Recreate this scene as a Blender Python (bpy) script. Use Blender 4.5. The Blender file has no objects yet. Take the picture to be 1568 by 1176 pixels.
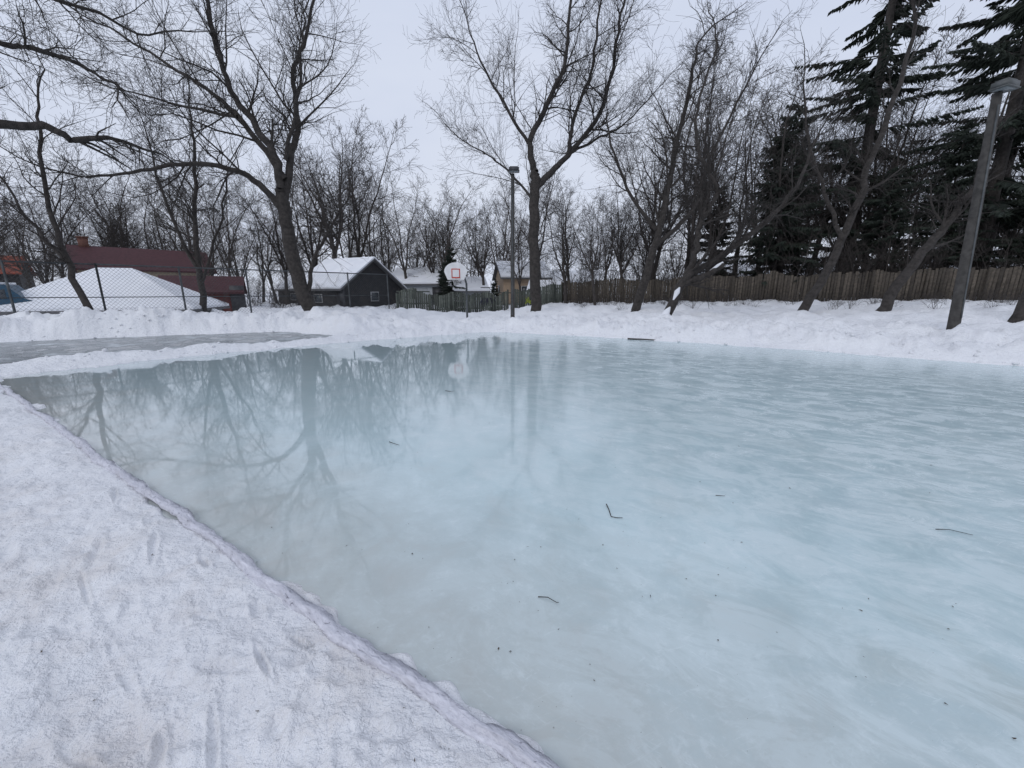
import bpy, math, random
import numpy as np
from mathutils import Vector, Matrix
scene = bpy.context.scene
COL = scene.collection
UP = Vector((0,0,1))

# ---------------------------------------------------------------- materials
def new_mat(name):
    m = bpy.data.materials.new(name); m.use_nodes = True
    nt = m.node_tree; b = nt.nodes['Principled BSDF']
    return m, nt, b
def noise(nt, vec, scale, detail=4, rough=.55, mapping=None, dist=0.):
    n = nt.nodes.new('ShaderNodeTexNoise')
    n.inputs['Scale'].default_value = scale; n.inputs['Detail'].default_value = detail
    n.inputs['Roughness'].default_value = rough; n.inputs['Distortion'].default_value = dist
    if mapping:
        mp = nt.nodes.new('ShaderNodeMapping')
        mp.inputs['Scale'].default_value = mapping[1]
        r2 = nt.nodes.new('ShaderNodeMapping'); r2.inputs['Rotation'].default_value = (0,0,mapping[0])
        nt.links.new(vec, r2.inputs['Vector'])
        nt.links.new(r2.outputs[0], mp.inputs['Vector']); vec = mp.outputs[0]
    nt.links.new(vec, n.inputs['Vector'])
    return n.outputs['Fac']
def ramp(nt, fac, stops):
    r = nt.nodes.new('ShaderNodeValToRGB')
    el = r.color_ramp.elements
    while len(el) < len(stops): el.new(.5)
    for e, (p, c) in zip(el, stops):
        e.position = p; e.color = (c[0], c[1], c[2], 1) if not isinstance(c, (int, float)) else (c, c, c, 1)
    nt.links.new(fac, r.inputs[0]); return r.outputs[0]
def mixc(nt, fac, a, b, blend='MIX'):
    m = nt.nodes.new('ShaderNodeMix'); m.data_type = 'RGBA'; m.blend_type = blend
    for idx, v in ((0, fac), (6, a), (7, b)):
        if hasattr(v, 'is_output'): nt.links.new(v, m.inputs[idx])
        elif idx == 0: m.inputs[0].default_value = v
        else: m.inputs[idx].default_value = (v[0], v[1], v[2], 1)
    return m.outputs[2]
def mth(nt, op, a, b=0.0, clamp=False):
    m = nt.nodes.new('ShaderNodeMath'); m.operation = op; m.use_clamp = clamp
    for i, v in enumerate((a, b)):
        if hasattr(v, 'is_output'): nt.links.new(v, m.inputs[i])
        else: m.inputs[i].default_value = v
    return m.outputs[0]
def maprange(nt, v, a, b, c=0., d=1.):
    mr = nt.nodes.new('ShaderNodeMapRange'); nt.links.new(v, mr.inputs[0])
    for i,x in zip((1,2,3,4),(a,b,c,d)): mr.inputs[i].default_value=x
    return mr.outputs[0]
def bump(nt, b, h, strength, dist):
    bp = nt.nodes.new('ShaderNodeBump'); bp.inputs['Strength'].default_value = strength
    bp.inputs['Distance'].default_value = dist
    nt.links.new(h, bp.inputs['Height']); nt.links.new(bp.outputs[0], b.inputs['Normal'])
    return bp
def pos(nt): return nt.nodes.new('ShaderNodeNewGeometry').outputs['Position']
def simple(name, c1, c2, scale=3., rough=.8, bs=.0, bd=.01, island=False, metallic=0):
    m, nt, b = new_mat(name); p = pos(nt)
    f = noise(nt, p, scale, 3)
    col = ramp(nt, f, [(.3, c1), (.7, c2)])
    if island:
        g = nt.nodes.new('ShaderNodeNewGeometry')
        v = ramp(nt, g.outputs['Random Per Island'], [(0, .55), (1, 1.3)])
        col = mixc(nt, 1.0, col, v, 'MULTIPLY')
    nt.links.new(col, b.inputs['Base Color'])
    b.inputs['Roughness'].default_value = rough; b.inputs['Metallic'].default_value = metallic
    if bs: bump(nt, b, noise(nt, p, scale*4, 3), bs, bd)
    return m

def snow_material():
    m, nt, b = new_mat('snow'); p = pos(nt)
    big = noise(nt, p, .9, 4); mid = noise(nt, p, 5, 6, .68); fine = noise(nt, p, 38, 4, .72)
    sep = nt.nodes.new('ShaderNodeSeparateXYZ'); nt.links.new(p, sep.inputs[0])
    dist = mth(nt, 'SQRT', mth(nt, 'ADD', mth(nt,'POWER',sep.outputs[0],2.), mth(nt,'POWER',sep.outputs[1],2.)))
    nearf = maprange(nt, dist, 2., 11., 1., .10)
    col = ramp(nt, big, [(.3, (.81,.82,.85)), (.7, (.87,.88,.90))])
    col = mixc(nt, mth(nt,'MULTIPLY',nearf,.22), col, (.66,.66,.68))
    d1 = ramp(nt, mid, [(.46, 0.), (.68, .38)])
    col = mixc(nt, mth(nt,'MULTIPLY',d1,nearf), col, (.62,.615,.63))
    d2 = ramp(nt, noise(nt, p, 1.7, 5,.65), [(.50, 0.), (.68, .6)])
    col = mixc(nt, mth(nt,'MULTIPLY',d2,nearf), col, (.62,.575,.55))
    nt.links.new(col, b.inputs['Base Color'])
    b.inputs['Roughness'].default_value = .75
    h = mth(nt,'ADD', mth(nt,'MULTIPLY',noise(nt,p,9,5,.62),2.4), mth(nt,'MULTIPLY',fine,.32))
    bump(nt, b, h, .85, .034)
    return m
SNOW = snow_material()
RSNOW = simple('roof_snow', (.74,.76,.80), (.84,.85,.88), .8, .8, .3, .03)

def ice_material(name='rink_ice'):
    m, nt, b = new_mat(name); p = pos(nt)
    sep = nt.nodes.new('ShaderNodeSeparateXYZ'); nt.links.new(p, sep.inputs[0])
    X, Y = sep.outputs[0], sep.outputs[1]
    n1 = noise(nt, p, .45, 3, .5); n2 = noise(nt, p, 2.0, 7, .68, dist=.4); n3 = noise(nt, p, 11, 6, .72)
    col = ramp(nt, n1, [(.3, (.455,.578,.608)), (.55, (.50,.625,.65)), (.75, (.54,.65,.668))])
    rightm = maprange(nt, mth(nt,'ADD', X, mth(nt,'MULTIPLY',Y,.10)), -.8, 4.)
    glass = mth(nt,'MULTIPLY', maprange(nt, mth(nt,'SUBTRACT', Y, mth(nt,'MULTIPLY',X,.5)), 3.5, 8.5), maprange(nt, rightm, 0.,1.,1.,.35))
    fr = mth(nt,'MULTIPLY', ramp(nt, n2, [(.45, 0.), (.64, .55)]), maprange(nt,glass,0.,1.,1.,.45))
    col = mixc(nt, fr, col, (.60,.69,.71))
    col = mixc(nt, mth(nt,'MULTIPLY',glass,.38), col, (.34,.415,.43))  # ice colour darkened far left to deepen the tree reflections
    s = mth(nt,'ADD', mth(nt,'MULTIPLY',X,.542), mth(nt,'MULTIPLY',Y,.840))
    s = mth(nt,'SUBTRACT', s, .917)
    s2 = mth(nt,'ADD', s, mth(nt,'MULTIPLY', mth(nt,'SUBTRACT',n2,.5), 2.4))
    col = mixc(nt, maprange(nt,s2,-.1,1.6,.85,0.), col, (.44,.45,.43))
    pt = ramp(nt, noise(nt,p,1.1,5,.62), [(.54,0.),(.70,.40)])
    col = mixc(nt, mth(nt,'MULTIPLY',pt,maprange(nt,Y,1.,6.,1.,0.)), col, (.52,.55,.52))
    ang = math.radians(30)
    st = noise(nt, p, 2.1, 7, .76, (ang, (1., 1.9, 1.)), .8)
    stf = mth(nt,'MULTIPLY', ramp(nt, st, [(.47, 0.), (.56, .75)]), rightm)
    col = mixc(nt, mth(nt,'MULTIPLY', ramp(nt, st, [(.38,.45),(.47,0.)]), rightm), col, (.37,.485,.52))
    col = mixc(nt, stf, col, (.65,.74,.76))
    sc1 = noise(nt, p, 3.1, 5, .78, (math.radians(38), (1., 6., 1.)), 2.6)
    sc2 = noise(nt, p, 2.3, 5, .78, (math.radians(-22), (1., 7., 1.)), 3.0)
    sc = mth(nt,'MAXIMUM', ramp(nt, sc1, [(.585,0.),(.64,.5)]), ramp(nt, sc2, [(.59,0.),(.65,.5)]))
    sc = mth(nt,'MAXIMUM', sc, ramp(nt, n3, [(.54,0.),(.64,.5)]))
    scw = mth(nt,'MULTIPLY', sc, maprange(nt, rightm,0.,1.,.30,1.))
    scw = mth(nt,'MULTIPLY', scw, ramp(nt, n2, [(.40,.1),(.58,1.)]))
    col = mixc(nt, scw, col, (.72,.79,.81))
    nt.links.new(col, b.inputs['Base Color'])
    r = mth(nt,'ADD', mth(nt,'MULTIPLY', rightm, .12), .03)
    r = mth(nt,'ADD', r, mth(nt,'MULTIPLY', mth(nt,'MULTIPLY',ramp(nt, n2, [(.50,0.),(.66,1.)]),maprange(nt,glass,0.,1.,1.,.4)), .10))
    r = mth(nt,'ADD', r, mth(nt,'MULTIPLY', stf, .20))
    nt.links.new(r, b.inputs['Roughness'])
    b.inputs['IOR'].default_value = 1.36
    nt.links.new(maprange(nt, rightm, 0.,1.,.5,.10), b.inputs['Coat Weight'])
    b.inputs['Coat Roughness'].default_value=.03; b.inputs['Coat IOR'].default_value=1.4
    nb = noise(nt,p,16,4,.7)
    bump(nt, b, mth(nt,'MULTIPLY', nb, maprange(nt,rightm,0.,1.,.0,1.)), .28, .006)
    return m
ICE = ice_material()
def pad_material():
    m, nt, b = new_mat('pad_ice'); p = pos(nt)
    f = noise(nt,p,1.1,6,.7,None,.6)
    col = ramp(nt,f,[(.36,(.12,.135,.14)),(.52,(.22,.24,.25)),(.60,(.50,.53,.55)),(.72,(.66,.69,.71))])
    nt.links.new(col,b.inputs['Base Color']); b.inputs['IOR'].default_value=1.28
    nt.links.new(maprange(nt,f,.4,.65,.10,.6),b.inputs['Roughness'])
    return m
ICE2 = pad_material()
def liner_material():
    m, nt, b = new_mat('liner_plastic'); p = pos(nt)
    f = noise(nt,p,20,4,.6,(math.radians(33),(1.,3.,1.)),.8)
    col = ramp(nt,f,[(.29,(.16,.16,.19)),(.37,(.52,.52,.58)),(.7,(.70,.70,.76))])  # dark stop paints crease shade into the plastic's colour
    nt.links.new(col,b.inputs['Base Color']); b.inputs['Roughness'].default_value=.35
    bump(nt,b,f,.8,.015); return m

BARK = simple('bark', (.020,.017,.015), (.052,.045,.041), 7, .9, .8, .03)
BARK2 = simple('brush_bark', (.034,.029,.026), (.072,.062,.057), 5, .9)
NEEDLE = simple('needles', (.010,.016,.012), (.032,.044,.030), 1.4, .75)
PLANK = simple('weathered_planks', (.050,.042,.033), (.108,.09,.071), 9, .9, 0, .01, True)
PLANKG = simple('grey_boards', (.065,.074,.065), (.11,.12,.10), 6, .9, 0, .01, True)
STEEL = simple('galvanised_steel', (.05,.055,.06), (.11,.12,.125), 4, .6, metallic=.3)
POLEW = simple('weathered_pole', (.034,.032,.030), (.072,.068,.064), 8, .9, .6, .01)
DARKM = simple('dark_metal', (.03,.03,.035), (.06,.06,.065), 5, .5)
LAMPG = simple('lamp_housing', (.06,.065,.065), (.10,.105,.105), 5, .5)
LINER = liner_material()
TWIG = simple('twig', (.02,.015,.012), (.05,.035,.025), 30, .9)
LAMPGL = simple('lamp_glass', (.14,.16,.17), (.2,.22,.23), 5, .25)

# ---------------------------------------------------------------- mesh helpers
def np_mesh(name, V, Fs, mat, smooth=False):
    me = bpy.data.meshes.new(name)
    V = np.asarray(V, dtype=np.float32)
    loops = np.concatenate([f.reshape(-1) for f in Fs]).astype(np.int32)
    cnt = np.concatenate([np.full(len(f), f.shape[1], dtype=np.int32) for f in Fs])
    start = np.concatenate([[0], np.cumsum(cnt)[:-1]]).astype(np.int32)
    me.vertices.add(len(V)); me.vertices.foreach_set('co', V.reshape(-1))
    me.loops.add(len(loops)); me.loops.foreach_set('vertex_index', loops)
    me.polygons.add(len(cnt)); me.polygons.foreach_set('loop_start', start)
    me.polygons.foreach_set('loop_total', cnt)
    if smooth: me.polygons.foreach_set('use_smooth', np.ones(len(cnt), dtype=bool))
    me.update(calc_edges=True); me.validate()
    me.materials.append(mat)
    return me
def obj(name, me, parent=None, loc=(0,0,0), rz=0., sc=1.):
    o = bpy.data.objects.new(name, me); COL.objects.link(o)
    o.location = loc; o.rotation_euler[2] = rz
    o.scale = (sc,sc,sc) if not hasattr(sc,'__len__') else sc
    if parent: o.parent = parent
    return o
def empty(name, loc=(0,0,0), rz=0.):
    o = bpy.data.objects.new(name, None); COL.objects.link(o); o.location = loc; o.rotation_euler[2] = rz
    o.empty_display_size = .3
    return o
def tubes_mesh(name, segs, mat):
    P0 = np.array([s[0][:] for s in segs]); P1 = np.array([s[1][:] for s in segs])
    D0 = np.array([s[2][:] for s in segs]); D1 = np.array([s[3][:] for s in segs])
    R0 = np.array([s[4] for s in segs]); R1 = np.array([s[5] for s in segs])
    Vs = []; Fs = []; off = 0
    rm = np.maximum(R0, R1)
    for lo, hi, k in ((0,.014,3),(.014,.05,5),(.05,1e9,10)):
        ix = np.where((rm>=lo)&(rm<hi))[0]
        if len(ix)==0: continue
        n = len(ix)
        a = np.arange(k)*2*math.pi/k
        def ring(P,D,R):
            D = D/np.maximum(np.linalg.norm(D,axis=1,keepdims=True),1e-9)
            ref = np.array([.88,.45,.13]); u = np.cross(D, ref[None]); u /= np.maximum(np.linalg.norm(u,axis=1,keepdims=True),1e-6)
            v = np.cross(D,u)
            return P[:,None,:] + R[:,None,None]*(u[:,None,:]*np.cos(a)[None,:,None]+v[:,None,:]*np.sin(a)[None,:,None])
        A = ring(P0[ix],D0[ix],R0[ix]); B = ring(P1[ix],D1[ix],R1[ix])
        V = np.concatenate([A,B],axis=1).reshape(-1,3)
        base = (np.arange(n)*2*k)[:,None]+off
        j = np.arange(k)[None]; j2 = (np.arange(k)+1)[None]%k
        F = np.stack([base+j, base+j2, base+k+j2, base+k+j],axis=2).reshape(-1,4)
        Vs.append(V); Fs.append(F); off += len(V)
        if k>=5:
            Fs.append(base+k+np.arange(k)[None])
    return np_mesh(name, np.concatenate(Vs), Fs, mat, True)
def seg(a,b,r0,r1=None):
    a=Vector(a); b=Vector(b); d=(b-a).normalized()
    return (a,b,d,d,r0,r0 if r1 is None else r1)
def polyseg(pts, radii):
    pts=[Vector(p) for p in pts]; n=len(pts); T=[]
    for i in range(n):
        a=pts[max(i-1,0)]; b=pts[min(i+1,n-1)]; T.append((b-a).normalized())
    return [(pts[i],pts[i+1],T[i],T[i+1],radii[i],radii[i+1]) for i in range(n-1)]
BOXF = np.array([[0,3,2,1],[4,5,6,7],[0,1,5,4],[1,2,6,5],[2,3,7,6],[3,0,4,7]])
def boxes_mesh(name, boxes, mat):
    Vs=[];Fs=[]
    for i,(cx,cy,cz,sx,sy,sz,rz,tl) in enumerate(boxes):
        c = np.array([[-1,-1,-1],[1,-1,-1],[1,1,-1],[-1,1,-1],[-1,-1,1],[1,-1,1],[1,1,1],[-1,1,1]])*np.array([sx,sy,sz])/2
        c[:,0] += c[:,2]*tl
        ca,sa=math.cos(rz),math.sin(rz)
        x=c[:,0]*ca-c[:,1]*sa+cx; y=c[:,0]*sa+c[:,1]*ca+cy
        Vs.append(np.stack([x,y,c[:,2]+cz],1)); Fs.append(BOXF+8*i)
    return np_mesh(name, np.concatenate(Vs),[np.concatenate(Fs)],mat)
def poly_mesh(name, V, faces, mat):
    me=bpy.data.meshes.new(name); me.from_pydata([tuple(v) for v in V],[],faces); me.update(); me.materials.append(mat); return me

# ---------------------------------------------------------------- terrain
def vnoise(x,y,seed=0):
    xi=np.floor(x).astype(np.int64); yi=np.floor(y).astype(np.int64); fx=x-xi; fy=y-yi
    fx=fx*fx*(3-2*fx); fy=fy*fy*(3-2*fy)
    def h(a,b):
        n=(a*374761393+b*668265263+seed*1442695041)&0x7fffffff
        n=((n^(n>>13))*1274126177)&0x7fffffff
        return ((n^(n>>16))&0xffff)/65535.
    return (h(xi,yi)*(1-fx)+h(xi+1,yi)*fx)*(1-fy)+(h(xi,yi+1)*(1-fx)+h(xi+1,yi+1)*fx)*fy
def fbm(x,y,s,o=4,seed=0):
    t=0.;a=1.;n=0.
    for i in range(o):
        t=t+a*(vnoise(x*s+7.3*i,y*s-3.1*i,seed+i)-.5); n+=a; a*=.5; s*=2.03
    return t/n*2
def sstep(a,b,x):
    t=np.clip((x-a)/(b-a),0,1); return t*t*(3-2*t)
RINK=[(-9.9,7.5),(.036,1.068),(9.0,-4.7),(22,-1.5),(16.5,4.2),(11.2,8.75),(7.2,12.1),(3.2,14.7),(-.9,16.75),(-3.2,15.0),(-5.83,12.7),(-8.11,10.3)]
PAD=[(-22,-1),(-12.5,8.0),(-9.2,11.0),(-6.7,13.7),(-6.6,15.2),(-9.5,16.7),(-12.8,15.3),(-16.5,13.2),(-28,7)]
def sdist(x,y,poly):
    d=np.full(x.shape,1e9); inside=np.zeros(x.shape,bool); n=len(poly)
    for i in range(n):
        ax,ay=poly[i]; bx,by=poly[(i+1)%n]; ex,ey=bx-ax,by-ay
        t=np.clip(((x-ax)*ex+(y-ay)*ey)/(ex*ex+ey*ey),0,1)
        d=np.minimum(d,np.hypot(x-ax-t*ex,y-ay-t*ey))
        c=((ay>y)!=(by>y))
        with np.errstate(divide='ignore',invalid='ignore'):
            xx=(bx-ax)*(y-ay)/(by-ay)+ax if by!=ay else x*0
        inside^=(c&(x<xx))
    return np.where(inside,-d,d)
rngp=np.random.RandomState(5)
PRINTS=[]
for i in range(330):
    r=1.0+8*rngp.rand()**1.2; a=math.radians(98+80*rngp.rand())
    PRINTS.append((r*math.cos(a),r*math.sin(a),rngp.rand()*6.28,.04+.08*rngp.rand(),.022+.025*rngp.rand(),.006+.018*rngp.rand()**1.5))
for i in range(18):
    r=1.4+5*rngp.rand(); a=math.radians(105+70*rngp.rand())
    PRINTS.append((r*math.cos(a),r*math.sin(a),rngp.rand()*6.28,.12,.045,.018+.014*rngp.rand()))
for i in range(44):
    r=1.4+4.5*rngp.rand(); a=math.radians(105+70*rngp.rand()); o=2.2+.7*rngp.rand()
    PRINTS.append((r*math.cos(a),r*math.sin(a),o,.06+.13*rngp.rand(),.011+.008*rngp.rand(),.010+.009*rngp.rand()))
def height(x,y):
    dP=sdist(x,y,RINK); dQ=sdist(x,y,PAD)
    j=fbm(x,y,1.6,3,11)*.22+fbm(x,y,6.,2,12)*.06
    s=-( .542*x+.840*y-.917 )
    nearf=sstep(-.3,.5,s)*(1-sstep(9,13,np.hypot(x,y)))
    d=np.minimum(dP,dQ); de=d+j*(1-nearf)
    lump=1+.9*fbm(x,y,.9,4,3)
    r=sstep(-3,5,x)
    left=sstep(-4,-9,x)
    ridge=1-.66*sstep(2.3,1.3,dP)*sstep(2.3,1.3,dQ)
    amp=(.38+.24*left*sstep(12,15,y+.5*x+9))*ridge
    bank=amp*lump*sstep(0,1.0,de)
    fall=(1-r)*.36*sstep(1.6,4.5,d)
    rise=r*np.minimum(np.maximum(d-1.,0)*(.022+.018*sstep(5,25,x)),1.3)
    clod=np.abs(fbm(x,y,1.9,3,51))
    far=.02+bank-fall+rise+((.12*fbm(x,y,2.5,3,8)+.22*(clod-.2))*sstep(.1,.9,d)*sstep(7,3.,d)+.05*fbm(x,y,2.5,3,8)*sstep(3,7,d)+.09*fbm(x,y,6.,3,9)*sstep(.1,.8,d)*sstep(8,3,d))*ridge
    near=.042+.035*fbm(x,y,.9,4,21)+.038*fbm(x,y,4.,4,22)+.020*fbm(x,y,13.,3,23)+.05*sstep(.2,3.,s)
    near=near*sstep(-.02,.14,s)
    h=far*(1-nearf)+near*nearf
    m=(np.hypot(x,y)<10.5)&(s>.12)
    hx,hy=x[m],y[m]; dd=np.zeros(hx.shape)
    for (px,py,a,l,w,dp) in PRINTS:
        ca,sa=math.cos(a),math.sin(a); u=((hx-px)*ca+(hy-py)*sa)/l; v=(-(hx-px)*sa+(hy-py)*ca)/w
        q=u*u+v*v; dd+= -dp*np.exp(-q*q)+dp*.5*np.exp(-(np.sqrt(q)-1.5)**2*5)
    h[m]+=dd
    h=np.where((d>0)&(nearf>.3),np.maximum(h,np.minimum(.014,s*.2+.002)+.3*h*(h>0)),h)
    inside=sstep(.0,-.10,np.where(nearf>.5,d,de))
    h=h*(1-inside)+(-.10)*inside
    R=np.hypot(x,y); f=sstep(45,90,R); h=h*(1-f)+.15*f
    return h
ang=np.concatenate([np.arange(-66,66,.17),np.arange(66,294,1.6)])
ang=np.radians(90-ang)
rad=[.25]
while rad[-1]<55: rad.append(rad[-1]*1.0125)
while rad[-1]<3500: rad.append(rad[-1]*1.09)
rad=np.array(rad); na=len(ang); nr=len(rad)
Rg,Ag=np.meshgrid(rad,ang,indexing='ij')
GX=(Rg*np.cos(Ag)).ravel(); GY=(Rg*np.sin(Ag)).ravel(); GZ=height(GX,GY)
V=np.stack([GX,GY,GZ],1)
i=np.arange(nr-1)[:,None]*na; j=np.arange(na)[None]; j2=(j+1)%na
F=np.stack([i+j,i+na+j,i+na+j2,i+j2],2).reshape(-1,4)
V=np.concatenate([V,[[0,0,height(np.array([0.]),np.array([0.]))[0]]]])
c=len(V)-1
T=np.stack([np.full(na,c),np.arange(na),(np.arange(na)+1)%na],1)
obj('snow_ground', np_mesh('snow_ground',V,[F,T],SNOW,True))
def hz(x,y): return float(height(np.array([float(x)]),np.array([float(y)]))[0])

def ice_sheet(name,poly,z,mat):
    cx=sum(p[0] for p in poly)/len(poly); cy=sum(p[1] for p in poly)/len(poly)
    P=[]
    for (x,y) in poly:
        dx,dy=x-cx,y-cy; l=math.hypot(dx,dy); P.append((x+dx/l*.4,y+dy/l*.4,z))
    return obj(name, poly_mesh(name,P,[tuple(range(len(P)))],mat))
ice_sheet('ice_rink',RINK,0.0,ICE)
ice_sheet('ice_pad',PAD,0.004,ICE2)

# liner roll on the near edge
A=np.array([-9.95,7.53]); B=np.array([9.0,-4.72]); L=np.linalg.norm(B-A); n=2600; k=14
t=np.linspace(0,1,n); px=A[0]+(B[0]-A[0])*t; py=A[1]+(B[1]-A[1])*t
dirv=(B-A)/L; nrm=np.array([-dirv[1],dirv[0]])
wob=.030*fbm(px,py,1.1,3,31)+.020*fbm(px,py,5,2,32)
px=px+nrm[0]*wob; py=py+nrm[1]*wob
V=[]
sl_=np.linspace(0,L,n)
for kk in range(k):
    a=2*math.pi*kk/k
    rr=.023*(1+.75*fbm(sl_+kk*.11,sl_*0+kk*.35,3.5,3,33)+.28*fbm(sl_+kk*.03,sl_*0+kk*.6,15,3,35))
    V.append(np.stack([px+nrm[0]*rr*math.cos(a)*1.45,py+nrm[1]*rr*math.cos(a)*1.45,.026+.012*fbm(px,py,2,2,36)+rr*math.sin(a)],1))
V=np.stack(V,1).reshape(-1,3)
i=np.arange(n-1)[:,None]*k; j=np.arange(k)[None]; j2=(j+1)%k
obj('rink_liner_edge',np_mesh('rink_liner_edge',V,[np.stack([i+j,i+j2,i+k+j2,i+k+j],2).reshape(-1,4)],LINER,True))

# loose snow chunks on banks
rs=np.random.RandomState(9)
ico=[(0,0,1)]+[(.894*math.cos(a),.894*math.sin(a),.447) for a in [x*1.2566 for x in range(5)]]+[(.894*math.cos(a),.894*math.sin(a),-.447) for a in [x*1.2566+.628 for x in range(5)]]+[(0,0,-1)]
icf=[(0,1,2),(0,2,3),(0,3,4),(0,4,5),(0,5,1),(1,6,2),(2,6,7),(2,7,3),(3,7,8),(3,8,4),(4,8,9),(4,9,5),(5,9,10),(5,10,1),(1,10,6),(11,7,6),(11,8,7),(11,9,8),(11,10,9),(11,6,10)]
ico=np.array(ico); icf=np.array(icf)
def chunks():
    Vs=[];Fs=[];cnt=0
    lines=[((-.9,16.75),(7.2,12.1)),((7.2,12.1),(11.2,8.75)),((11.2,8.75),(16.5,4.2)),((-.9,16.75),(-5.83,12.7)),((-5.83,12.7),(-9.9,7.6)),((-9.5,16.7),(-16.5,13.2)),((-16.5,13.2),(-28,7))]
    X=[];Y=[]
    for (a,b) in lines:
        a=np.array(a);b=np.array(b);l=np.linalg.norm(b-a);d=(b-a)/l;nn=np.array([-d[1],d[0]])
        if np.dot(nn,(a+b)/2-np.array([0,9]))<0: nn=-nn
        for q in range(int(l*22)):
            p=a+d*rs.rand()*l+nn*(.0+1.5*rs.rand()**1.2); X.append(p[0]);Y.append(p[1])
    X=np.array(X);Y=np.array(Y);Z=height(X,Y)
    for x,y,z in zip(X,Y,Z):
        if z<-.02: continue
        s=.010+.05*rs.rand()**4
        v=ico*(1+.5*(rs.rand(12,1)-.5))*s*np.array([1,1,.75])+np.array([x,y,z+s*.1])
        Vs.append(v);Fs.append(icf+12*cnt);cnt+=1
    return np_mesh('snow_chunks',np.concatenate(Vs),[np.concatenate(Fs)],SNOW,True)
obj('snow_chunks',chunks())

# ---------------------------------------------------------------- trees
def perp(d,rng):
    while True:
        v=Vector((rng.gauss(0,1),rng.gauss(0,1),rng.gauss(0,1))); v-=d*v.dot(d)
        if v.length>.2: return v.normalized()
def grow(out,p,d,L,r,lvl,maxl,K,rng,trop=.06,rmin=.0055,lf=1.):
    n=(6,6,6,4,3)[lvl]; wig=(.08,.13,.17,.22,.22)[lvl]; st=L/n; rc=r
    for i in range(n):
        t=(i+1)/n
        nd=(d+Vector((rng.gauss(0,wig),rng.gauss(0,wig),rng.gauss(0,wig)+trop))).normalized()
        q=p+nd*st; r1=max(r*(1-.78*t),rmin*.75)
        out.append((p,q,d,nd,rc,r1))
        if lvl<maxl and (i>=1 or lvl>=2):
            kk=K[lvl]/n; kn=int(kk)+(rng.random()<kk-int(kk))
            for _ in range(kn):
                a=math.radians(rng.uniform(28,60)); w=perp(nd,rng)
                cd=(nd*math.cos(a)+w*math.sin(a)).normalized()
                b=p.lerp(q,rng.random())
                grow(out,b,cd,L*lf*rng.uniform(.38,.72)*(1.1-.45*t),max(r1*.6,rmin),lvl+1,maxl,K,rng,trop,rmin,lf)
        p,d,rc=q,nd,r1
def smooth_path(pts,m=5):
    P=[Vector(p) for p in pts]; out=[]
    for i in range(len(P)-1):
        a=P[max(i-1,0)];b=P[i];c=P[i+1];e=P[min(i+2,len(P)-1)]
        for k in range(m):
            t=k/m
            out.append(.5*((2*b)+(c-a)*t+(2*a-5*b+4*c-e)*t*t+(3*b-a-3*c+e)*t**3))
    out.append(P[-1]); return out
def hero(name,limbs,seed,K=(0,9,8,6),dens=2.0,blen=4.2,trop=.05,rmin=.0058,start=.2,mat=None):
    rng=random.Random(seed); out=[]; base=Vector(limbs[0][0][0])
    for (pts,r0,r1,spawn) in limbs:
        sp=smooth_path(pts); n=len(sp)
        for i in range(1,n-1): sp[i]=sp[i]+Vector((rng.gauss(0,.035),rng.gauss(0,.05),rng.gauss(0,.02)))
        R=[r0+(r1-r0)*(i/(n-1))**.8 for i in range(n)]
        out+=polyseg(sp,R)
        if not spawn: continue
        tot=sum((sp[i+1]-sp[i]).length for i in range(n-1)); acc=0
        for i in range(n-1):
            l=(sp[i+1]-sp[i]).length; acc+=l; t=acc/tot
            if t<start: continue
            k=l*dens*spawn; kn=int(k)+(rng.random()<k-int(k)); d=(sp[i+1]-sp[i]).normalized()
            for _ in range(kn):
                a=math.radians(rng.uniform(30,66)); w=perp(d,rng)
                cd=(d*math.cos(a)+w*math.sin(a)+Vector((0,0,.12))).normalized()
                grow(out,sp[i].lerp(sp[i+1],rng.random()),cd,blen*rng.uniform(.35,1.1)*(1.15-.45*t),max(R[i]*.4,.014),2,4,K,rng,trop,rmin)
        d=(sp[-1]-sp[-2]).normalized()
        grow(out,sp[-1],d,blen*.8,r1,2,4,K,rng,trop,rmin)
    p=limbs[0][0][0]; r=limbs[0][1]
    out.append((Vector((p[0],p[1],p[2]-.6)),Vector((p[0],p[1],p[2]+.02)),UP,UP,r*1.5,r*1.0))
    out=[(a-base,b-base,c,d,e,f) for (a,b,c,d,e,f) in out]
    return obj(name,tubes_mesh(name,out,mat or BARK),loc=base)

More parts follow.
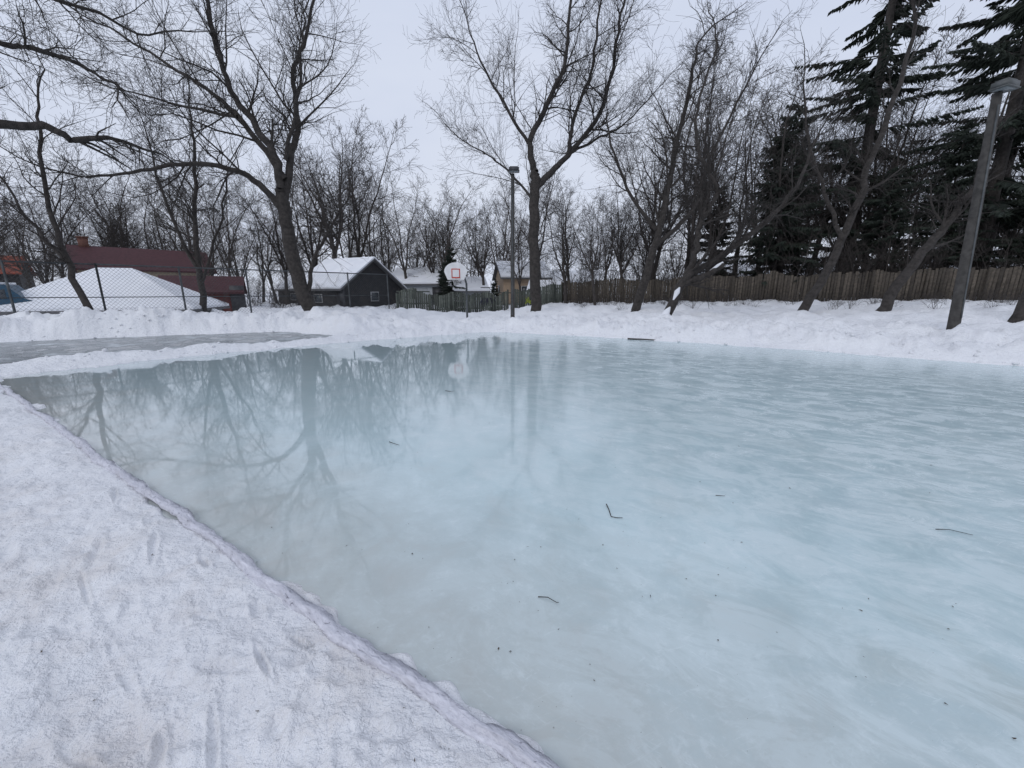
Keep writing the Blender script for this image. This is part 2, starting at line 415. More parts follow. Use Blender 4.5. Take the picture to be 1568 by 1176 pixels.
KA=(0,9,12,6.5); KB=(0,9,10,6)
hero('bare_tree',[
 ([(-9.7,20,.3),(-10.35,20,3.0),(-10.5,20,4.8),(-10.56,20,6.2)],.36,.26,0),
 ([(-10.56,20,6.2),(-10.55,19.8,7.5),(-11.1,19.6,8.6),(-11.8,19.4,9.9),(-12.0,19.2,11.1),(-12.1,19,12.9),(-12.4,18.8,14.4)],.2,.05,1),
 ([(-10.5,20,5.6),(-10.1,20.3,7.5),(-9.76,20.6,9.1),(-9.8,20.8,11.1),(-9.2,21,12.6),(-8.6,21,14.4)],.19,.05,1),
 ([(-10.5,20,5.2),(-11.3,19.6,6.3),(-12.25,19.2,6.8),(-14.0,18.8,6.9),(-15.9,18.4,6.45),(-17.6,18,6.2)],.17,.04,1),
 ([(-10.3,20,6.6),(-11.7,20.2,8.6),(-12.9,20.3,9.9),(-14.7,20.4,11.1),(-17.3,20.4,12.7)],.15,.04,1.1),
 ([(-12.2,20.2,9.2),(-14.8,20.4,9.7),(-17.4,20.6,10.4)],.08,.03,1.1),
 ([(-9.8,20,1.6),(-9.3,20,3.2),(-8.3,19.8,4.6),(-7.4,19.6,5.6)],.12,.03,.8),
 ([(-10.2,20,7.4),(-9.2,19.5,9.4),(-8.6,19.2,11.2),(-8.2,19,12.6)],.09,.03,1)],1,KA)
hero('bare_tree',[
 ([(1.42,25,.3),(1.35,25,4),(1.3,25,6.9),(1.33,25,8.2)],.33,.27,0),
 ([(1.33,25,8.2),(1.02,24.8,9.7),(1.83,24.6,11.3),(2.75,24.5,13.2),(2.9,24.4,15.3),(3.1,24.4,17.3)],.2,.05,1),
 ([(1.35,25,7.4),(2.3,25.2,8.3),(3.16,25.4,9.2),(4.7,25.6,11),(5.5,25.7,13.2),(5.86,25.8,15.9),(6.2,25.8,17.4)],.21,.05,1),
 ([(1.1,24.8,9.4),(-.14,24.5,11),(-1.4,24.3,12.9),(-2.2,24.2,14.7)],.11,.03,1),
 ([(3.16,25.4,9.2),(3.45,25.1,11),(4.3,25,13.2),(4.5,24.8,15.4),(4.6,24.8,17)],.12,.04,1),
 ([(3.3,25.4,9.3),(4.8,26,10.2),(6.3,26,10.9),(7.7,26,12.2)],.09,.03,1),
 ([(1.3,25,6.6),(.2,25.5,8),(-1.2,25.8,9.2),(-2.6,26,10)],.08,.03,1)],2,KA,trop=.05,blen=4.2)
stump=hero('bare_tree',[
 ([(6.9,18.5,.35),(7.6,18.5,2.1),(8.6,18.4,2.8),(9.8,18.3,3.7),(11.1,18.2,4.8),(11.9,18.1,6.3)],.22,.06,1),
 ([(7.7,18.5,2.2),(8.1,18.7,3.2),(8.25,18.8,4.5),(8.85,18.9,5.8),(8.05,19,7.3),(7.7,19,9),(8.3,19,11.3)],.15,.04,1),
 ([(7.6,18.5,2.0),(8.3,18.1,2.25),(8.95,17.9,2.75)],.15,.10,0)],3,KB,dens=1.8,blen=3.2)
hero('bare_tree',[
 ([(7.2,24,.5),(8,24,4),(8.5,24,6.7),(8.8,24,9.3),(9.3,24,12.4),(9.5,24,14)],.26,.05,1),
 ([(8,24,4),(9.9,23.8,5.9),(10.7,23.6,9),(12.1,23.5,12.2)],.15,.04,1),
 ([(8.1,24,5),(6.6,24,6.7),(5.3,24,9.3),(5.0,24,11)],.12,.03,1)],4,KB,start=.3)
hero('bare_tree',[
 ([(14.1,20,.6),(15.2,20,3),(15.8,20,5.3),(16.2,20,7.5),(16.7,20,9.9),(16.9,20,12.1),(16.8,20,14.2)],.22,.05,.8),
 ([(15.5,20,4),(14.3,20,6),(13.2,20,8.3),(12.6,20,10.5)],.11,.03,1)],5,KB,start=.35,blen=3)
hero('bare_tree',[
 ([(16.1,18,.6),(17.2,18,2.9),(18.2,18,4.3),(18.9,18,5.8),(19.1,18,7.4)],.24,.07,.7)],6,KB,start=.4,blen=2.6)
hero('bare_tree',[
 ([(17.2,14,.3),(17.6,14,2),(18.6,14,3.8),(19.5,14,6)],.2,.07,.7)],7,KB,start=.5,blen=2.4)
hero('bare_tree',[
 ([(-17.4,17,.2),(-17.9,17,2.6),(-18.1,17,4.3),(-18.0,17,6.8),(-17.6,17,8.6)],.14,.04,1),
 ([(-18.0,17,2.8),(-19.0,17,4.4),(-20,17,6.4)],.08,.03,1)],8,KB,start=.3,blen=2.8)
hero('bare_tree',[
 ([(-18,24,.2),(-17.8,24,4),(-17.2,24,8),(-17,24,11)],.2,.04,1),
 ([(-17.8,24,2.5),(-19,24,6),(-19.5,24,10)],.13,.03,1),
 ([(-17.9,24,2.0),(-16.4,24,5),(-15.4,24,8)],.10,.03,1)],9,KB,start=.3,blen=3.2)
hero('bare_tree',[
 ([(-14.4,5.4,.1),(-14.0,5.6,3),(-13.6,5.9,5.5),(-13.4,6.2,8.5)],.3,.12,0),
 ([(-13.7,5.8,4.4),(-12.3,7.2,4.6),(-10.9,9,4.85),(-9.7,9.3,4.95),(-9.15,9.4,4.7)],.13,.06,.6),
 ([(-13.6,5.9,5.6),(-11.6,8,6.3),(-9.8,9.2,6.3),(-8.9,9.5,6.15),(-8.2,9.6,5.8)],.10,.02,1.6),
 ([(-13.5,6.0,6.6),(-11.6,7.8,7.4),(-9.2,9.4,7.3),(-7.7,10,6.9)],.08,.02,1.6)],10,(0,9,10,5),start=.4,blen=2.2,trop=-.04,rmin=.0035)
def snowcap(parent,pts,rad):
    base=Vector(parent.location)
    s=polyseg([Vector(p)-base for p in pts],rad); return obj('trunk_snow',tubes_mesh('trunk_snow',s,RSNOW),parent)
snowcap(stump,[(6.8,18.38,.4),(6.92,18.36,.75),(7.05,18.35,.95)],[.2,.14,.03])
snowcap(stump,[(7.16,18.36,1.25),(7.3,18.36,1.6),(7.4,18.36,1.8)],[.03,.12,.03])
snowcap(stump,[(8.5,18.02,2.48),(8.75,17.93,2.68),(8.95,17.87,2.82)],[.03,.07,.05])

def bg_tree(seed,H,K,spread=.42):
    rng=random.Random(seed); out=[]; p=Vector((0,0,-.4)); th=H*rng.uniform(.14,.26); lean=Vector((rng.uniform(-.15,.15),rng.uniform(-.15,.15),1)).normalized()
    top=p+lean*(th+.4); out+= [seg(p,top,H*.014,H*.011)]
    ns=rng.choice((3,4,5)); a0=rng.uniform(0,6.28)
    for s in range(ns):
        a=a0+6.283*s/ns+rng.uniform(-.4,.4); sp=rng.uniform(.08,spread)
        d=(lean+Vector((math.cos(a)*sp,math.sin(a)*sp,0))).normalized(); h=(H-th)*rng.uniform(.6,1.)
        q0=top; r=H*.0070; rc=H*.0088; n=11
        for i in range(n):
            t=(i+1)/n; nd=(d+Vector((rng.gauss(0,.10),rng.gauss(0,.10),.02))).normalized(); q=q0+nd*h/n; r1=max(r*(1-.88*t),.01)
            out.append((q0,q,d,nd,rc,r1))
            kk=K[0]; kn=int(kk)+(rng.random()<kk-int(kk))
            for _ in range(kn):
                an=math.radians(rng.uniform(25,58)); w=perp(nd,rng); cd=(nd*math.cos(an)+w*math.sin(an)).normalized()
                grow(out,q0.lerp(q,rng.random()),cd,H*.30*rng.uniform(.4,1.1)*(1.15-.65*t),max(r1*.5,.012),2,4,K,rng,.06,.0085)
            q0,d,rc=q,nd,r1
    return tubes_mesh('tree_shape',out,BARK2)
def bush(seed,H,stems,K):
    rng=random.Random(seed); out=[]
    for s in range(stems):
        a=rng.uniform(0,6.28); lean=rng.uniform(.1,.6)
        d=Vector((math.cos(a)*lean,math.sin(a)*lean,1)).normalized(); h=H*rng.uniform(.6,1.)
        p=Vector((rng.uniform(-.8,.8),rng.uniform(-.8,.8),-.3)); r=h*.008; n=9; rc=r
        for i in range(n):
            t=(i+1)/n; nd=(d+Vector((rng.gauss(0,.13),rng.gauss(0,.13),.0))).normalized(); q=p+nd*h/n; r1=max(r*(1-.85*t),.008)
            out.append((p,q,d,nd,rc,r1))
            for _ in range(K[0]):
                an=math.radians(rng.uniform(28,65)); w=perp(nd,rng); cd=(nd*math.cos(an)+w*math.sin(an)).normalized()
                grow(out,p.lerp(q,rng.random()),cd,h*.33*rng.uniform(.5,1.15)*(1.2-.6*t),max(r1*.5,.008),2,3,K,rng,.03,.0075)
            p,d,rc=q,nd,r1
    return tubes_mesh('bush_shape',out,BARK2)
def weed_mesh(seed):
    rng=random.Random(seed); out=[]
    for s in range(9):
        a=rng.uniform(0,6.28); lean=rng.uniform(.1,.9); d=Vector((math.cos(a)*lean,math.sin(a)*lean,1)).normalized()
        grow(out,Vector((rng.uniform(-.15,.15),rng.uniform(-.15,.15),-.1)),d,rng.uniform(.4,1.),.008,2,3,(0,0,4,0),rng,-.03,.005)
    return tubes_mesh('weed_shape',out,BARK2)
BG=[bg_tree(20+i,12,(k,0,8,4),sp) for i,(k,sp) in enumerate([(1.3,.45),(1.2,.3),(1.3,.5),(1.2,.4),(1.4,.25),(1.2,.55)])]
BU=[bush(40+i,4.2,8,(1,0,5,0)) for i in range(3)]
WE=[weed_mesh(60+i) for i in range(3)]
rng=random.Random(77)
mass=empty('distant_trees')
def put(me,x,y,s,parent,nm='tree'):
    obj(nm,me,parent,(x,y,hz(x,y) if abs(x)<60 and y<60 else .15),rng.uniform(0,6.28),(s*rng.uniform(.85,1.15),s*rng.uniform(.85,1.15),s))
def prof(a):   # typical tree height over distance, around the property
    tab=[(-1.7,.36),(-1.2,.36),(-1.0,.30),(-.8,.28),(-.6,.30),(-.5,.33),(-.40,.42),(-.33,.32),(-.27,.24),(-.2,.25),(-.12,.30),(-.02,.33),(.15,.30),(.28,.34),(.42,.45),(.55,.5),(.7,.45),(.9,.4),(1.7,.4)]
    for (a0,h0),(a1,h1) in zip(tab,tab[1:]):
        if a0<=a<=a1: return h0+(h1-h0)*(a-a0)/(a1-a0)
    return .3
for k in range(92):
    a=-1.6+3.2*(k+rng.random())/92
    Y=rng.uniform(32,44)
    if -1.1<a<-.72: Y=rng.uniform(47,56)
    elif -.55<a<.12: Y=rng.uniform(38,54)
    elif a>.12: Y=rng.uniform(30,42)
    s=(prof(a)*Y+1.4)/11.5*rng.uniform(.62,1.05)
    put(rng.choice(BG),a*Y,Y,s,mass)
for k in range(56):
    a=-1.7+3.4*(k+rng.random())/56; Y=rng.uniform(60,90)
    if a>.45: continue
    put(rng.choice(BG),a*Y,Y,rng.uniform(.9,1.4),mass)
brush=empty('brush')
for k in range(64):
    a=-1.5+1.6*(k+rng.random())/64
    Y=rng.uniform(50,58)
    if a<-1.1 or -.72<a<-.5: Y=rng.uniform(32,40)
    put(rng.choice(BU),a*Y,Y,rng.uniform(.6,1.1),brush,'bush')
for (x,y,s) in [(-13.4,32.2,.62),(-11.6,32.6,.5),(-15.6,31.8,.7),(-9.3,33.5,.55),(-7.0,34,.45),(-17.6,30.5,.6),(-3.6,35,.4),(2.4,36,.55),(-19.8,27.8,.5),(-.2,36,.4)]:
    put(rng.choice(BU),x,y,s,brush,'bush')
for k in range(66):
    x=rng.uniform(4.5,34); y=33.2-(x-4)*.505+rng.uniform(1.2,5)
    put(rng.choice(BU),x,y,rng.uniform(.8,1.45),brush,'bush')
weeds=empty('dry_weeds')
for k in range(110):
    x=rng.uniform(4.5,27); y=33.2-.505*(x-4)-.3-7*rng.random()**1.6
    put(rng.choice(WE),x,y,rng.uniform(.4,1.15),weeds,'weed')

# conifers
def conifer_mesh(seed,H,R,z0,gap=.42,per=7,droop=.10,big=1.,ex=.6):
    rs=np.random.RandomState(seed); segs=[seg((0,0,-.4),(0,0,H*.5),H*.0125,H*.008),seg((0,0,H*.5),(0,0,H),H*.008,.02)]
    z=z0
    Q=[]
    while z<H-.15:
        f=1-z/H
        for b in range(rs.poisson(per)+1):
            if rs.rand()<.14: continue
            L=(R*f**ex)*(.45+.7*rs.rand())+.25; az=rs.rand()*6.283; zz=z+gap*(rs.rand()-.5)
            u=np.array([math.cos(az),math.sin(az),0]); side=np.array([-u[1],u[0],0]); up0=.22-.6*f*rs.rand()
            def P(s): return u*s+np.array([0,0,zz+up0*s-droop*s*s*.55+ .04*s**2.2*.5])
            segs.append(seg(P(0),P(L*.5),.012+.008*L,.012)); segs.append(seg(P(L*.5),P(L),.012,.006))
            s=.25*L*(.4+rs.rand()*.4)
            while s<L:
                p=P(s)
                for sg in (-1,1,0):
                    l=(.55*(1-s/L)+.26)*(.6+.7*rs.rand())*min(1,.5+L/4)*big
                    d=u*.7+side*sg*(.5+.5*rs.rand())+np.array([0,0,-.3-.8*rs.rand()]); d/=np.linalg.norm(d)
                    w=np.cross(d,rs.randn(3)); w/=np.linalg.norm(w)+1e-6; wd=(.04+.05*rs.rand())*big
                    Q.append([p,p+d*l*.45+w*wd,p+d*l,p+d*l*.45-w*wd])
                    w2=np.cross(d,w)
                    Q.append([p,p+d*l*.5+w2*wd,p+d*l*.95,p+d*l*.5-w2*wd])
                s+=(.15+.05*rs.rand())*big**.5
        z+=gap*(.6+.8*rs.rand())
    Q=np.array(Q); V=Q.reshape(-1,3); F=np.arange(len(V)).reshape(-1,4)
    return np_mesh('needles',V,[F],NEEDLE), tubes_mesh('trunk',segs,BARK)
CON=[conifer_mesh(1,31,5.6,2.2,1.0,4.8,.06,1.2,.42),conifer_mesh(2,30,5.2,3.5,1.1,4.8,.08,1.2,.42),conifer_mesh(3,12,3.1,.6,.36,7)]
def conifer(k,x,y,s,rz=0,name='spruce_tree'):
    e=empty(name,(x,y,hz(x,y)),rz); e.scale=(s,s,s)
    obj('needles',CON[k][0],e); obj('trunk',CON[k][1],e)
conifer(0,23.8,30,.98,.3); conifer(1,28.6,26,1.0,1.3); conifer(0,34.0,30.5,1.02,2.2)
conifer(1,33.5,23.0,1.0,5.); conifer(2,18.4,29.5,1.05,.5); conifer(2,26.2,26.0,.82,2.); conifer(2,21.2,33,.95,3.)
conifer(2,29.0,23.5,.72,1.); conifer(2,15.8,33,.7,3.); conifer(2,23.6,27.2,.66,4.); conifer(2,31.5,22.5,.7,5.)
conifer(2,-4.9,34,.42,1.); conifer(2,-1.4,34,.22,2.); conifer(2,-6.2,38,.34,2.)

# ---------------------------------------------------------------- fences
def plank_fence(name,a,b,h,mat,seed,jag=.05):
    rg=random.Random(seed); a=Vector(a);b=Vector(b);L=(b-a).length;d=(b-a)/L;rz=math.atan2(d.y,d.x);B=[];s=0
    xs=[]
    while s<L:
        w=rg.uniform(.12,.16); p=a+d*(s+w/2); xs.append((p.x,p.y,w)); s+=w+rg.uniform(.008,.03)
    Z=height(np.array([q[0] for q in xs]),np.array([q[1] for q in xs]))
    for (x,y,w),z in zip(xs,Z):
        if rg.random()<.012: continue
        hh=h+rg.gauss(0,jag); B.append((x,y,z+hh/2-.1,w,.022,hh+.2,rz,rg.gauss(0,.012)))
    e=empty(name); obj('boards',boxes_mesh('boards',B,mat),e)
    R=[];s=0
    while s<L-.1:
        l=min(2.4,L-s); m=a+d*(s+l/2); z=hz(m.x,m.y); z1=hz((a+d*s).x,(a+d*s).y); nx,ny=-d.y*.05,d.x*.05
        for f in (.2,.8): R.append((m.x+nx,m.y+ny,z+h*f,l,.04,.09,rz,0))
        q=a+d*s; R.append((q.x-nx*1.6,q.y-ny*1.6,z1+h/2,.1,.1,h+.1,rz,0)); s+=2.4
    obj('rails_and_posts',boxes_mesh('rails_and_posts',R,mat),e); return e
plank_fence('wooden_fence',(4.0,33.2),(46,12.0),1.68,PLANK,1,.04)
gf=plank_fence('wooden_fence',(-8.5,30.5),(3.9,33.0),1.45,PLANKG,2,.02)
def graffiti(cx,z,col,seed,w):
    rg=random.Random(seed); m=simple('spray_paint',[c*.8 for c in col],col,6,.7); S=[]
    for s in range(5):
        x=cx-w/2+w*s/5; pts=[]
        for k in range(6): pts.append((x+rg.uniform(-.05,.3),0,z+rg.uniform(-.28,.28)))
        pts=smooth_path([(p[0],30.5+(p[0]+8.5)*.2016-.03,p[2]) for p in pts],4); S+=polyseg(pts,[.022]*len(pts))
    obj('graffiti',tubes_mesh('graffiti',S,m),gf)
graffiti(1.45,.95,(.35,.42,.05),1,.8); graffiti(-1.9,.9,(.03,.03,.05),2,1.2)

def chain_fence(name,pts,h):
    e=empty(name); S=[];W=[]
    for a,b in zip(pts,pts[1:]):
        a=Vector((a[0],a[1],0));b=Vector((b[0],b[1],0));L=(b-a).length;d=(b-a)/L
        n=max(1,round(L/2.6))
        for i in range(n+1):
            p=a+d*(L*i/n); S.append(seg((p.x,p.y,-.2),(p.x,p.y,h+.05),.044))
        S.append(seg((a.x,a.y,h),(b.x,b.y,h),.032)); S.append(seg((a.x,a.y,.25),(b.x,b.y,.25),.010))
        S.append(seg((a.x,a.y,h*.5),(b.x,b.y,h*.5),.020))
        st=.15; hh=h-.2; k=int((L+hh)/st)
        for i in range(k):
            s=i*st
            for sg in (1,-1):
                s0=s-hh if sg>0 else s; s1=s if sg>0 else s-hh
                z_0,z_1=.2,h
                def cl(sa,zaa,sb,zb):
                    if sa<0: zaa=zaa+(zb-zaa)*(0-sa)/(sb-sa); sa=0
                    if sa>L: zaa=zaa+(zb-zaa)*(L-sa)/(sb-sa); sa=L
                    return sa,zaa
                A=cl(s0,z_0,s1,z_1);Bq=cl(s1,z_1,s0,z_0)
                if abs(A[0]-Bq[0])<.02: continue
                pa=a+d*A[0];pb=a+d*Bq[0]; W.append(seg((pa.x,pa.y,A[1]),(pb.x,pb.y,Bq[1]),.0048))
    obj('posts_and_rails',tubes_mesh('posts_and_rails',S,STEEL),e); obj('wire_mesh',tubes_mesh('wire_mesh',W,STEEL),e)
chain_fence('chain_link_fence',[(-30,5.0),(-17.8,18),(-8.5,28.5)],2.75)

# ---------------------------------------------------------------- lamps and hoop
def flood_lamp(x,y,H,r0,r1,s,lean,rzh,mat):
    e=empty('street_lamp',(x,y,hz(x,y)))
    obj('pole',tubes_mesh('pole',polyseg([(0,0,-.5),(lean[0]*.5,lean[1]*.5,H*.5),(lean[0],lean[1],H)],[r0,(r0+r1)/2,r1]),POLEW),e)
    B=[];Gl=[]
    hx=lean[0]+.05; z=H+.14
    B.append((hx,-.12*s,z,.60*s,.42*s,.18*s,rzh,0)); B.append((hx,-.12*s,z+.11*s,.48*s,.32*s,.06*s,rzh,0)); B.append((hx,-.12*s,z-.10*s,.66*s,.48*s,.04*s,rzh,0))
    Gl.append((hx,-.12*s,z-.13*s,.56*s,.38*s,.02*s,rzh,0))
    obj('lamp_head',boxes_mesh('lamp_head',B,mat),e); obj('lamp_glass',boxes_mesh('lamp_glass',Gl,LAMPGL),e)
    obj('conduit',tubes_mesh('conduit',[seg((-.02,-r0*1.02,.3),(lean[0]-.02,-r1*1.1,H*.95),.02)],STEEL),e)
flood_lamp(.03,19,6.3,.10,.075,.72,(0,0),0,DARKM)
flood_lamp(12.75,11.75,5.98,.145,.10,.78,(-.33,0),.3,LAMPG)

h=empty('basketball_hoop',(-2.95,22,hz(-2.95,22)),math.radians(12))
obj('pole',tubes_mesh('pole',polyseg([(.62,.75,-.5),(.62,.75,1.95),(.5,.6,2.3),(.2,.2,2.5),(0,.04,2.5)],[.055,.055,.05,.045,.045]),STEEL),h)
W2=.60
out=[(-W2*.72,-.38)]
for k in range(0,13):
    a=math.pi-math.pi*k/12; out.append((W2*math.cos(a),.02+.48*math.sin(a)))
out.append((W2*.72,-.38))
zc=2.52
Vb=[(x,0,zc+z) for x,z in out]+[(x,.035,zc+z) for x,z in out]; nn=len(out)
fb=[tuple(range(nn)),tuple(range(2*nn-1,nn-1,-1))]+[(i,i+nn,(i+1)%nn+nn,(i+1)%nn) for i in range(nn)]
WHITE=simple('white_board',(.66,.66,.66),(.76,.76,.76),4,.5)
RED=simple('red_paint',(.5,.05,.03),(.6,.07,.04),5,.5)
obj('backboard',poly_mesh('backboard',Vb,fb,WHITE),h)
obj('target_square',boxes_mesh('target_square',[(-.2,-.008,zc-.05,.045,.012,.38,0,0),(.2,-.008,zc-.05,.045,.012,.38,0,0),(0,-.008,zc+.162,.445,.012,.045,0,0),(0,-.008,zc-.262,.445,.012,.045,0,0)],RED),h)
rim=[(.22*math.cos(a),-.3+.22*math.sin(a),zc-.3) for a in [i*math.pi/8 for i in range(17)]]
obj('rim',tubes_mesh('rim',polyseg(rim,[.012]*17)+[seg((0,-.08,zc-.3),(0,.0,zc-.3),.03)],RED),h)
net=[]
for i in range(12):
    a=i*math.pi/6; b=a+math.pi/6
    for s in (0,1):
        a0,b0=(a,b) if s==0 else (b,a)
        net.append(seg((.22*math.cos(a0),-.3+.22*math.sin(a0),zc-.3),(.12*math.cos(b0),-.3+.12*math.sin(b0),zc-.68),.004))
obj('net',tubes_mesh('net',net,WHITE),h)

# ---------------------------------------------------------------- houses
GLASS=simple('window_glass',(.03,.035,.04),(.06,.07,.08),3,.15)
TRIM=simple('trim_white',(.4,.4,.4),(.5,.5,.5),3,.6)
def house(name,x,y,rz,w,d,wh,rh,wall,roof,chimney=None,snow=True,hip=0.,z=0.1):
    e=empty(name,(x,y,z),rz); ov=.35
    Vw=[(-w/2,-d/2,-.5),(w/2,-d/2,-.5),(w/2,d/2,-.5),(-w/2,d/2,-.5),(-w/2,-d/2,wh),(w/2,-d/2,wh),(w/2,d/2,wh),(-w/2,d/2,wh)]
    F=[(0,1,5,4),(2,3,7,6)]
    if hip==0:
        Vw+=[(-w/2,0,wh+rh),(w/2,0,wh+rh)]; F+=[(1,2,6,9,5),(3,0,4,8,7)]
    else: F+=[(1,2,6,5),(3,0,4,7)]
    obj('walls',poly_mesh('walls',Vw,F,wall),e)
    def roofmesh(nm,up,t,mat,o):
        k=rh/(d/2); zo=wh-o*k+up; hx=w/2+o-hip
        if hip==0: hx=w/2+o
        top=[(-w/2-o,-d/2-o,zo+t),(w/2+o,-d/2-o,zo+t),(w/2+o,d/2+o,zo+t),(-w/2-o,d/2+o,zo+t),(-hx,0,wh+rh+up+t),(hx,0,wh+rh+up+t)]
        bot=[(a,b,c-t) for a,b,c in top]
        f=[(0,1,5,4),(2,3,4,5),(6,10,11,7),(8,11,10,9),(0,6,7,1),(2,8,9,3)]
        if hip: f+=[(1,2,5),(3,0,4),(1,7,8,2),(3,9,6,0)]
        else: f+=[(1,7,11,5),(5,11,8,2),(3,9,10,4),(4,10,6,0)]
        obj(nm,poly_mesh(nm,top+bot,f,mat),e)
    roofmesh('roof',.02,.14,roof,ov)
    if snow: roofmesh('roof_snow',.165,.14,RSNOW,ov-.04)
    Wn=[];Tr=[]
    if wh>1.4:
        nwin=max(1,int(w/3))
        for i in range(nwin):
            xx=-w/2+w*(i+.5)/nwin; zz=wh*.55
            Tr.append((xx,-d/2-.02,zz,1.0,.05,1.0 if wh>2 else .7,0,0)); Wn.append((xx,-d/2-.04,zz,.88,.05,.88 if wh>2 else .58,0,0))
        for sg in (-1,1):
            Tr.append((sg*(w/2+.02),0,wh*.62,.05,.9,.8,0,0)); Wn.append((sg*(w/2+.04),0,wh*.62,.05,.78,.68,0,0))
        obj('window_frames',boxes_mesh('window_frames',Tr,TRIM),e); obj('windows',boxes_mesh('windows',Wn,GLASS),e)
        obj('door',boxes_mesh('door',[(w*.5/nwin-w*.02,-d/2-.03,.95,.9,.06,2.0,0,0)],DARKM),e)
    if chimney is not None: obj('chimney',boxes_mesh('chimney',[(chimney,0,wh+rh+.3,.7,.6,1.1,0,0),(chimney,0,wh+rh+.88,.82,.72,.1,0,0)],simple('brick',(.11,.05,.04),(.16,.075,.055),9,.9)),e)
    return e
TAN=simple('tan_wall',(.26,.21,.15),(.33,.28,.21),3); REDR=simple('dark_red_roof',(.042,.012,.015),(.070,.020,.024),5)
REDW=simple('red_wall',(.10,.027,.025),(.14,.038,.034),4); DKW=simple('dark_wall',(.018,.018,.021),(.034,.032,.032),4)
GREY=simple('grey_shingle',(.08,.08,.085),(.14,.14,.145),6); PALE=simple('pale_siding',(.34,.36,.38),(.44,.46,.48),4); PEACH=simple('peach_siding',(.34,.25,.17),(.42,.31,.22),4)
house('bungalow_house',-36.6,42.0,math.radians(46),9.6,7.5,3.5,2.0,TAN,REDR,chimney=-4,snow=False)
house('garden_shed',-22.9,24.2,math.radians(20),8.4,6,.6,1.95,PALE,GREY,hip=3.7)
house('red_cottage',-22.9,31.0,math.radians(30),4.4,4,1.5,1.0,REDW,REDR,snow=False)
house('snow_roofed_house',-14.3,37,math.radians(-28),5.6,6.8,1.8,2.3,DKW,GREY)
house('small_garage',-22.5,46,math.radians(-20),4.5,4,1.8,1.2,DKW,GREY)
house('white_house',-9.3,44,math.radians(-15),5.5,5,2.3,1.4,PALE,GREY)
house('small_garage',-4.8,42,math.radians(15),3.6,4,1.6,1.1,PALE,GREY)
house('peach_house',.9,45,math.radians(10),4.6,6,2.9,1.5,PEACH,GREY)
house('brick_bungalow',6.2,46,math.radians(-10),6,6,2.0,1.5,TAN,GREY)
house('small_garage',3.9,39,math.radians(-10),4,4,1.3,1.0,DKW,GREY)
house('orange_roofed_house',-74,56,math.radians(40),12,8,4.0,2.3,DKW,simple('orange_roof',(.22,.05,.03),(.28,.07,.04),4),snow=False)
house('backyard_house',27,46,math.radians(-20),12,8,3.0,1.8,DKW,GREY)
house('backyard_house',42,36,math.radians(-30),12,8,3.0,1.8,DKW,GREY)

BLUE=simple('blue_paint',(.012,.055,.10),(.018,.07,.12),3,.35); RUB=simple('rubber',(.02,.02,.02),(.03,.03,.03),5)
vn=empty('parked_van',(-26.2,20.4,.05),math.radians(35)); vn.scale=(.95,.95,.9)
prof_v=[(-2.4,.35),(-2.4,1.9),(-2.25,2.1),(1.2,2.1),(1.75,1.35),(2.45,1.1),(2.5,.35)]
Vv=[(a,-.9,b) for a,b in prof_v]+[(a,.9,b) for a,b in prof_v]; q=len(prof_v)
obj('body',poly_mesh('body',Vv,[tuple(range(q)),tuple(range(2*q-1,q-1,-1))]+[(i,i+q,(i+1)%q+q,(i+1)%q) for i in range(q)],BLUE),vn)
obj('windows',boxes_mesh('windows',[(-.9,-.905,1.6,2.0,.02,.5,0,0),(.75,-.905,1.6,.8,.02,.5,0,0)],GLASS),vn)
obj('wheels',tubes_mesh('wheels',[seg((xx,-.93*sg,.35),(xx,-.7*sg,.35),.35) for xx in (-1.5,1.6) for sg in (1,-1)],RUB),vn)
obj('snow_on_top',boxes_mesh('snow_on_top',[(-.5,0,2.17,3.3,1.6,.13,0,0)],RSNOW),vn)

# ---------------------------------------------------------------- debris on ice and snow
def stick(pts,r):
    e=tubes_mesh('stick',polyseg(pts,[r*(1-.5*i/(len(pts)-1)) for i in range(len(pts))]),TWIG); obj('fallen_stick',e)
stick([(.725,2.83,.012),(.728,2.76,.008),(.722,2.66,.006),(.76,2.645,.006),(.80,2.64,.008)],.0045)
stick([(.14,1.865,.006),(.19,1.855,.012),(.235,1.825,.006),(.245,1.815,.014)],.003)
stick([(-1.34,4.17,.006),(-1.28,4.12,.008),(-1.2,4.06,.01)],.004)
stick([(2.92,2.50,.006),(3.0,2.49,.01),(3.1,2.43,.006)],.003)
stick([(-1.1,6.5,.008),(-1.0,6.44,.012),(-.95,6.48,.01)],.005)
stick([(1.64,2.98,.004),(1.71,2.97,.004)],.003)
stick([(4.0,14.0,.02),(4.5,13.75,.03),(4.9,13.62,.02)],.03)
LEAF=simple('leaf_bits',(.03,.02,.012),(.09,.06,.035),30,.9)
Vs=[];Fs=[];rs=np.random.RandomState(14);cnt=0;P=[]
for q in range(900):
    r=.9+13*rs.rand()**1.6; a=math.radians(15+140*rs.rand()); P.append((r*math.cos(a),r*math.sin(a)))
P+=[(.74,1.87),(1.79,1.77),(.10,2.3),(.62,2.1),(1.5,2.35),(.55,3.6)]
P=np.array(P); Z=np.maximum(height(P[:,0],P[:,1]),0.0)
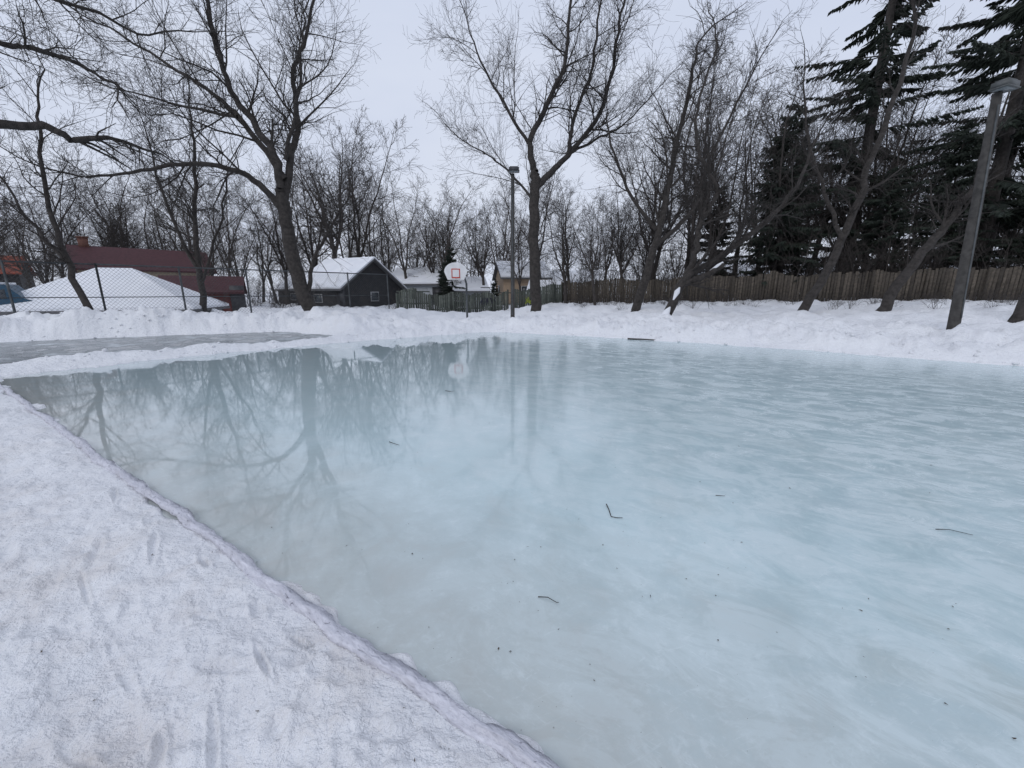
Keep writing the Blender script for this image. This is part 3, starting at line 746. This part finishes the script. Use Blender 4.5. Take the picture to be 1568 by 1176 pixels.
for qi,((x,y),z) in enumerate(zip(P,Z)):
    s=.002+.007*rs.rand()**2.6
    if rs.rand()<.04: s*=1.7
    if qi>=900: s=.011
    an=np.sort(rs.rand(5)*6.283); rr=s*(.4+rs.rand(5)); el=.3+.6*rs.rand(); th=rs.rand()*3.14
    u=rr*np.cos(an); v=rr*np.sin(an)*el
    Vs.append(np.stack([x+u*math.cos(th)-v*math.sin(th),y+u*math.sin(th)+v*math.cos(th),z+.004+.3*s*rs.rand(5)],1)); Fs.append(np.arange(5)[None]+5*cnt); cnt+=1
obj('leaf_litter',np_mesh('leaf_litter',np.concatenate(Vs),[np.concatenate(Fs)],LEAF))

# ---------------------------------------------------------------- sky, sun, camera
w=bpy.data.worlds.new('World'); scene.world=w; w.use_nodes=True; nt=w.node_tree
bg=nt.nodes['Background']; bg.inputs['Strength'].default_value=.1
sky=nt.nodes.new('ShaderNodeTexSky'); sky.sky_type='NISHITA'; sky.sun_disc=False
sky.sun_elevation=math.radians(40); sky.sun_rotation=math.radians(215); sky.dust_density=3
tc=nt.nodes.new('ShaderNodeTexCoord')
cl=noise(nt,tc.outputs['Generated'],2.2,4,.5,(0,(1,1,3)))
cc=ramp(nt,cl,[(.3,(.88,.90,.945)),(.7,(1,1,1))])
base=mixc(nt,1.,cc,(7.5,7.95,9.0),'MULTIPLY')
sep=nt.nodes.new('ShaderNodeSeparateXYZ'); nt.links.new(tc.outputs['Generated'],sep.inputs[0])
g=ramp(nt,sep.outputs[2],[(0.0,(1.0,1.0,1.0)),(.6,(.93,.95,.99))])
base=mixc(nt,1.,base,g,'MULTIPLY')
fin=mixc(nt,.965,sky.outputs[0],base)
nt.links.new(fin,bg.inputs['Color'])
sl=bpy.data.lights.new('sun','SUN'); sl.energy=.65; sl.angle=math.radians(25); sl.color=(1,.98,.95)
so=bpy.data.objects.new('sun',sl); COL.objects.link(so); so.rotation_euler=(math.radians(50),0,math.radians(-35))
cam=bpy.data.cameras.new('camera'); co=bpy.data.objects.new('camera',cam); COL.objects.link(co)
co.location=(0,0,1.6); co.rotation_euler=(math.radians(90-12.81),0,0)
cam.sensor_width=36; cam.lens=620/1568*36; cam.clip_end=6000; cam.clip_start=.05
scene.camera=co
scene.view_settings.view_transform='Standard'
try: scene.view_settings.look='None'
except Exception: pass
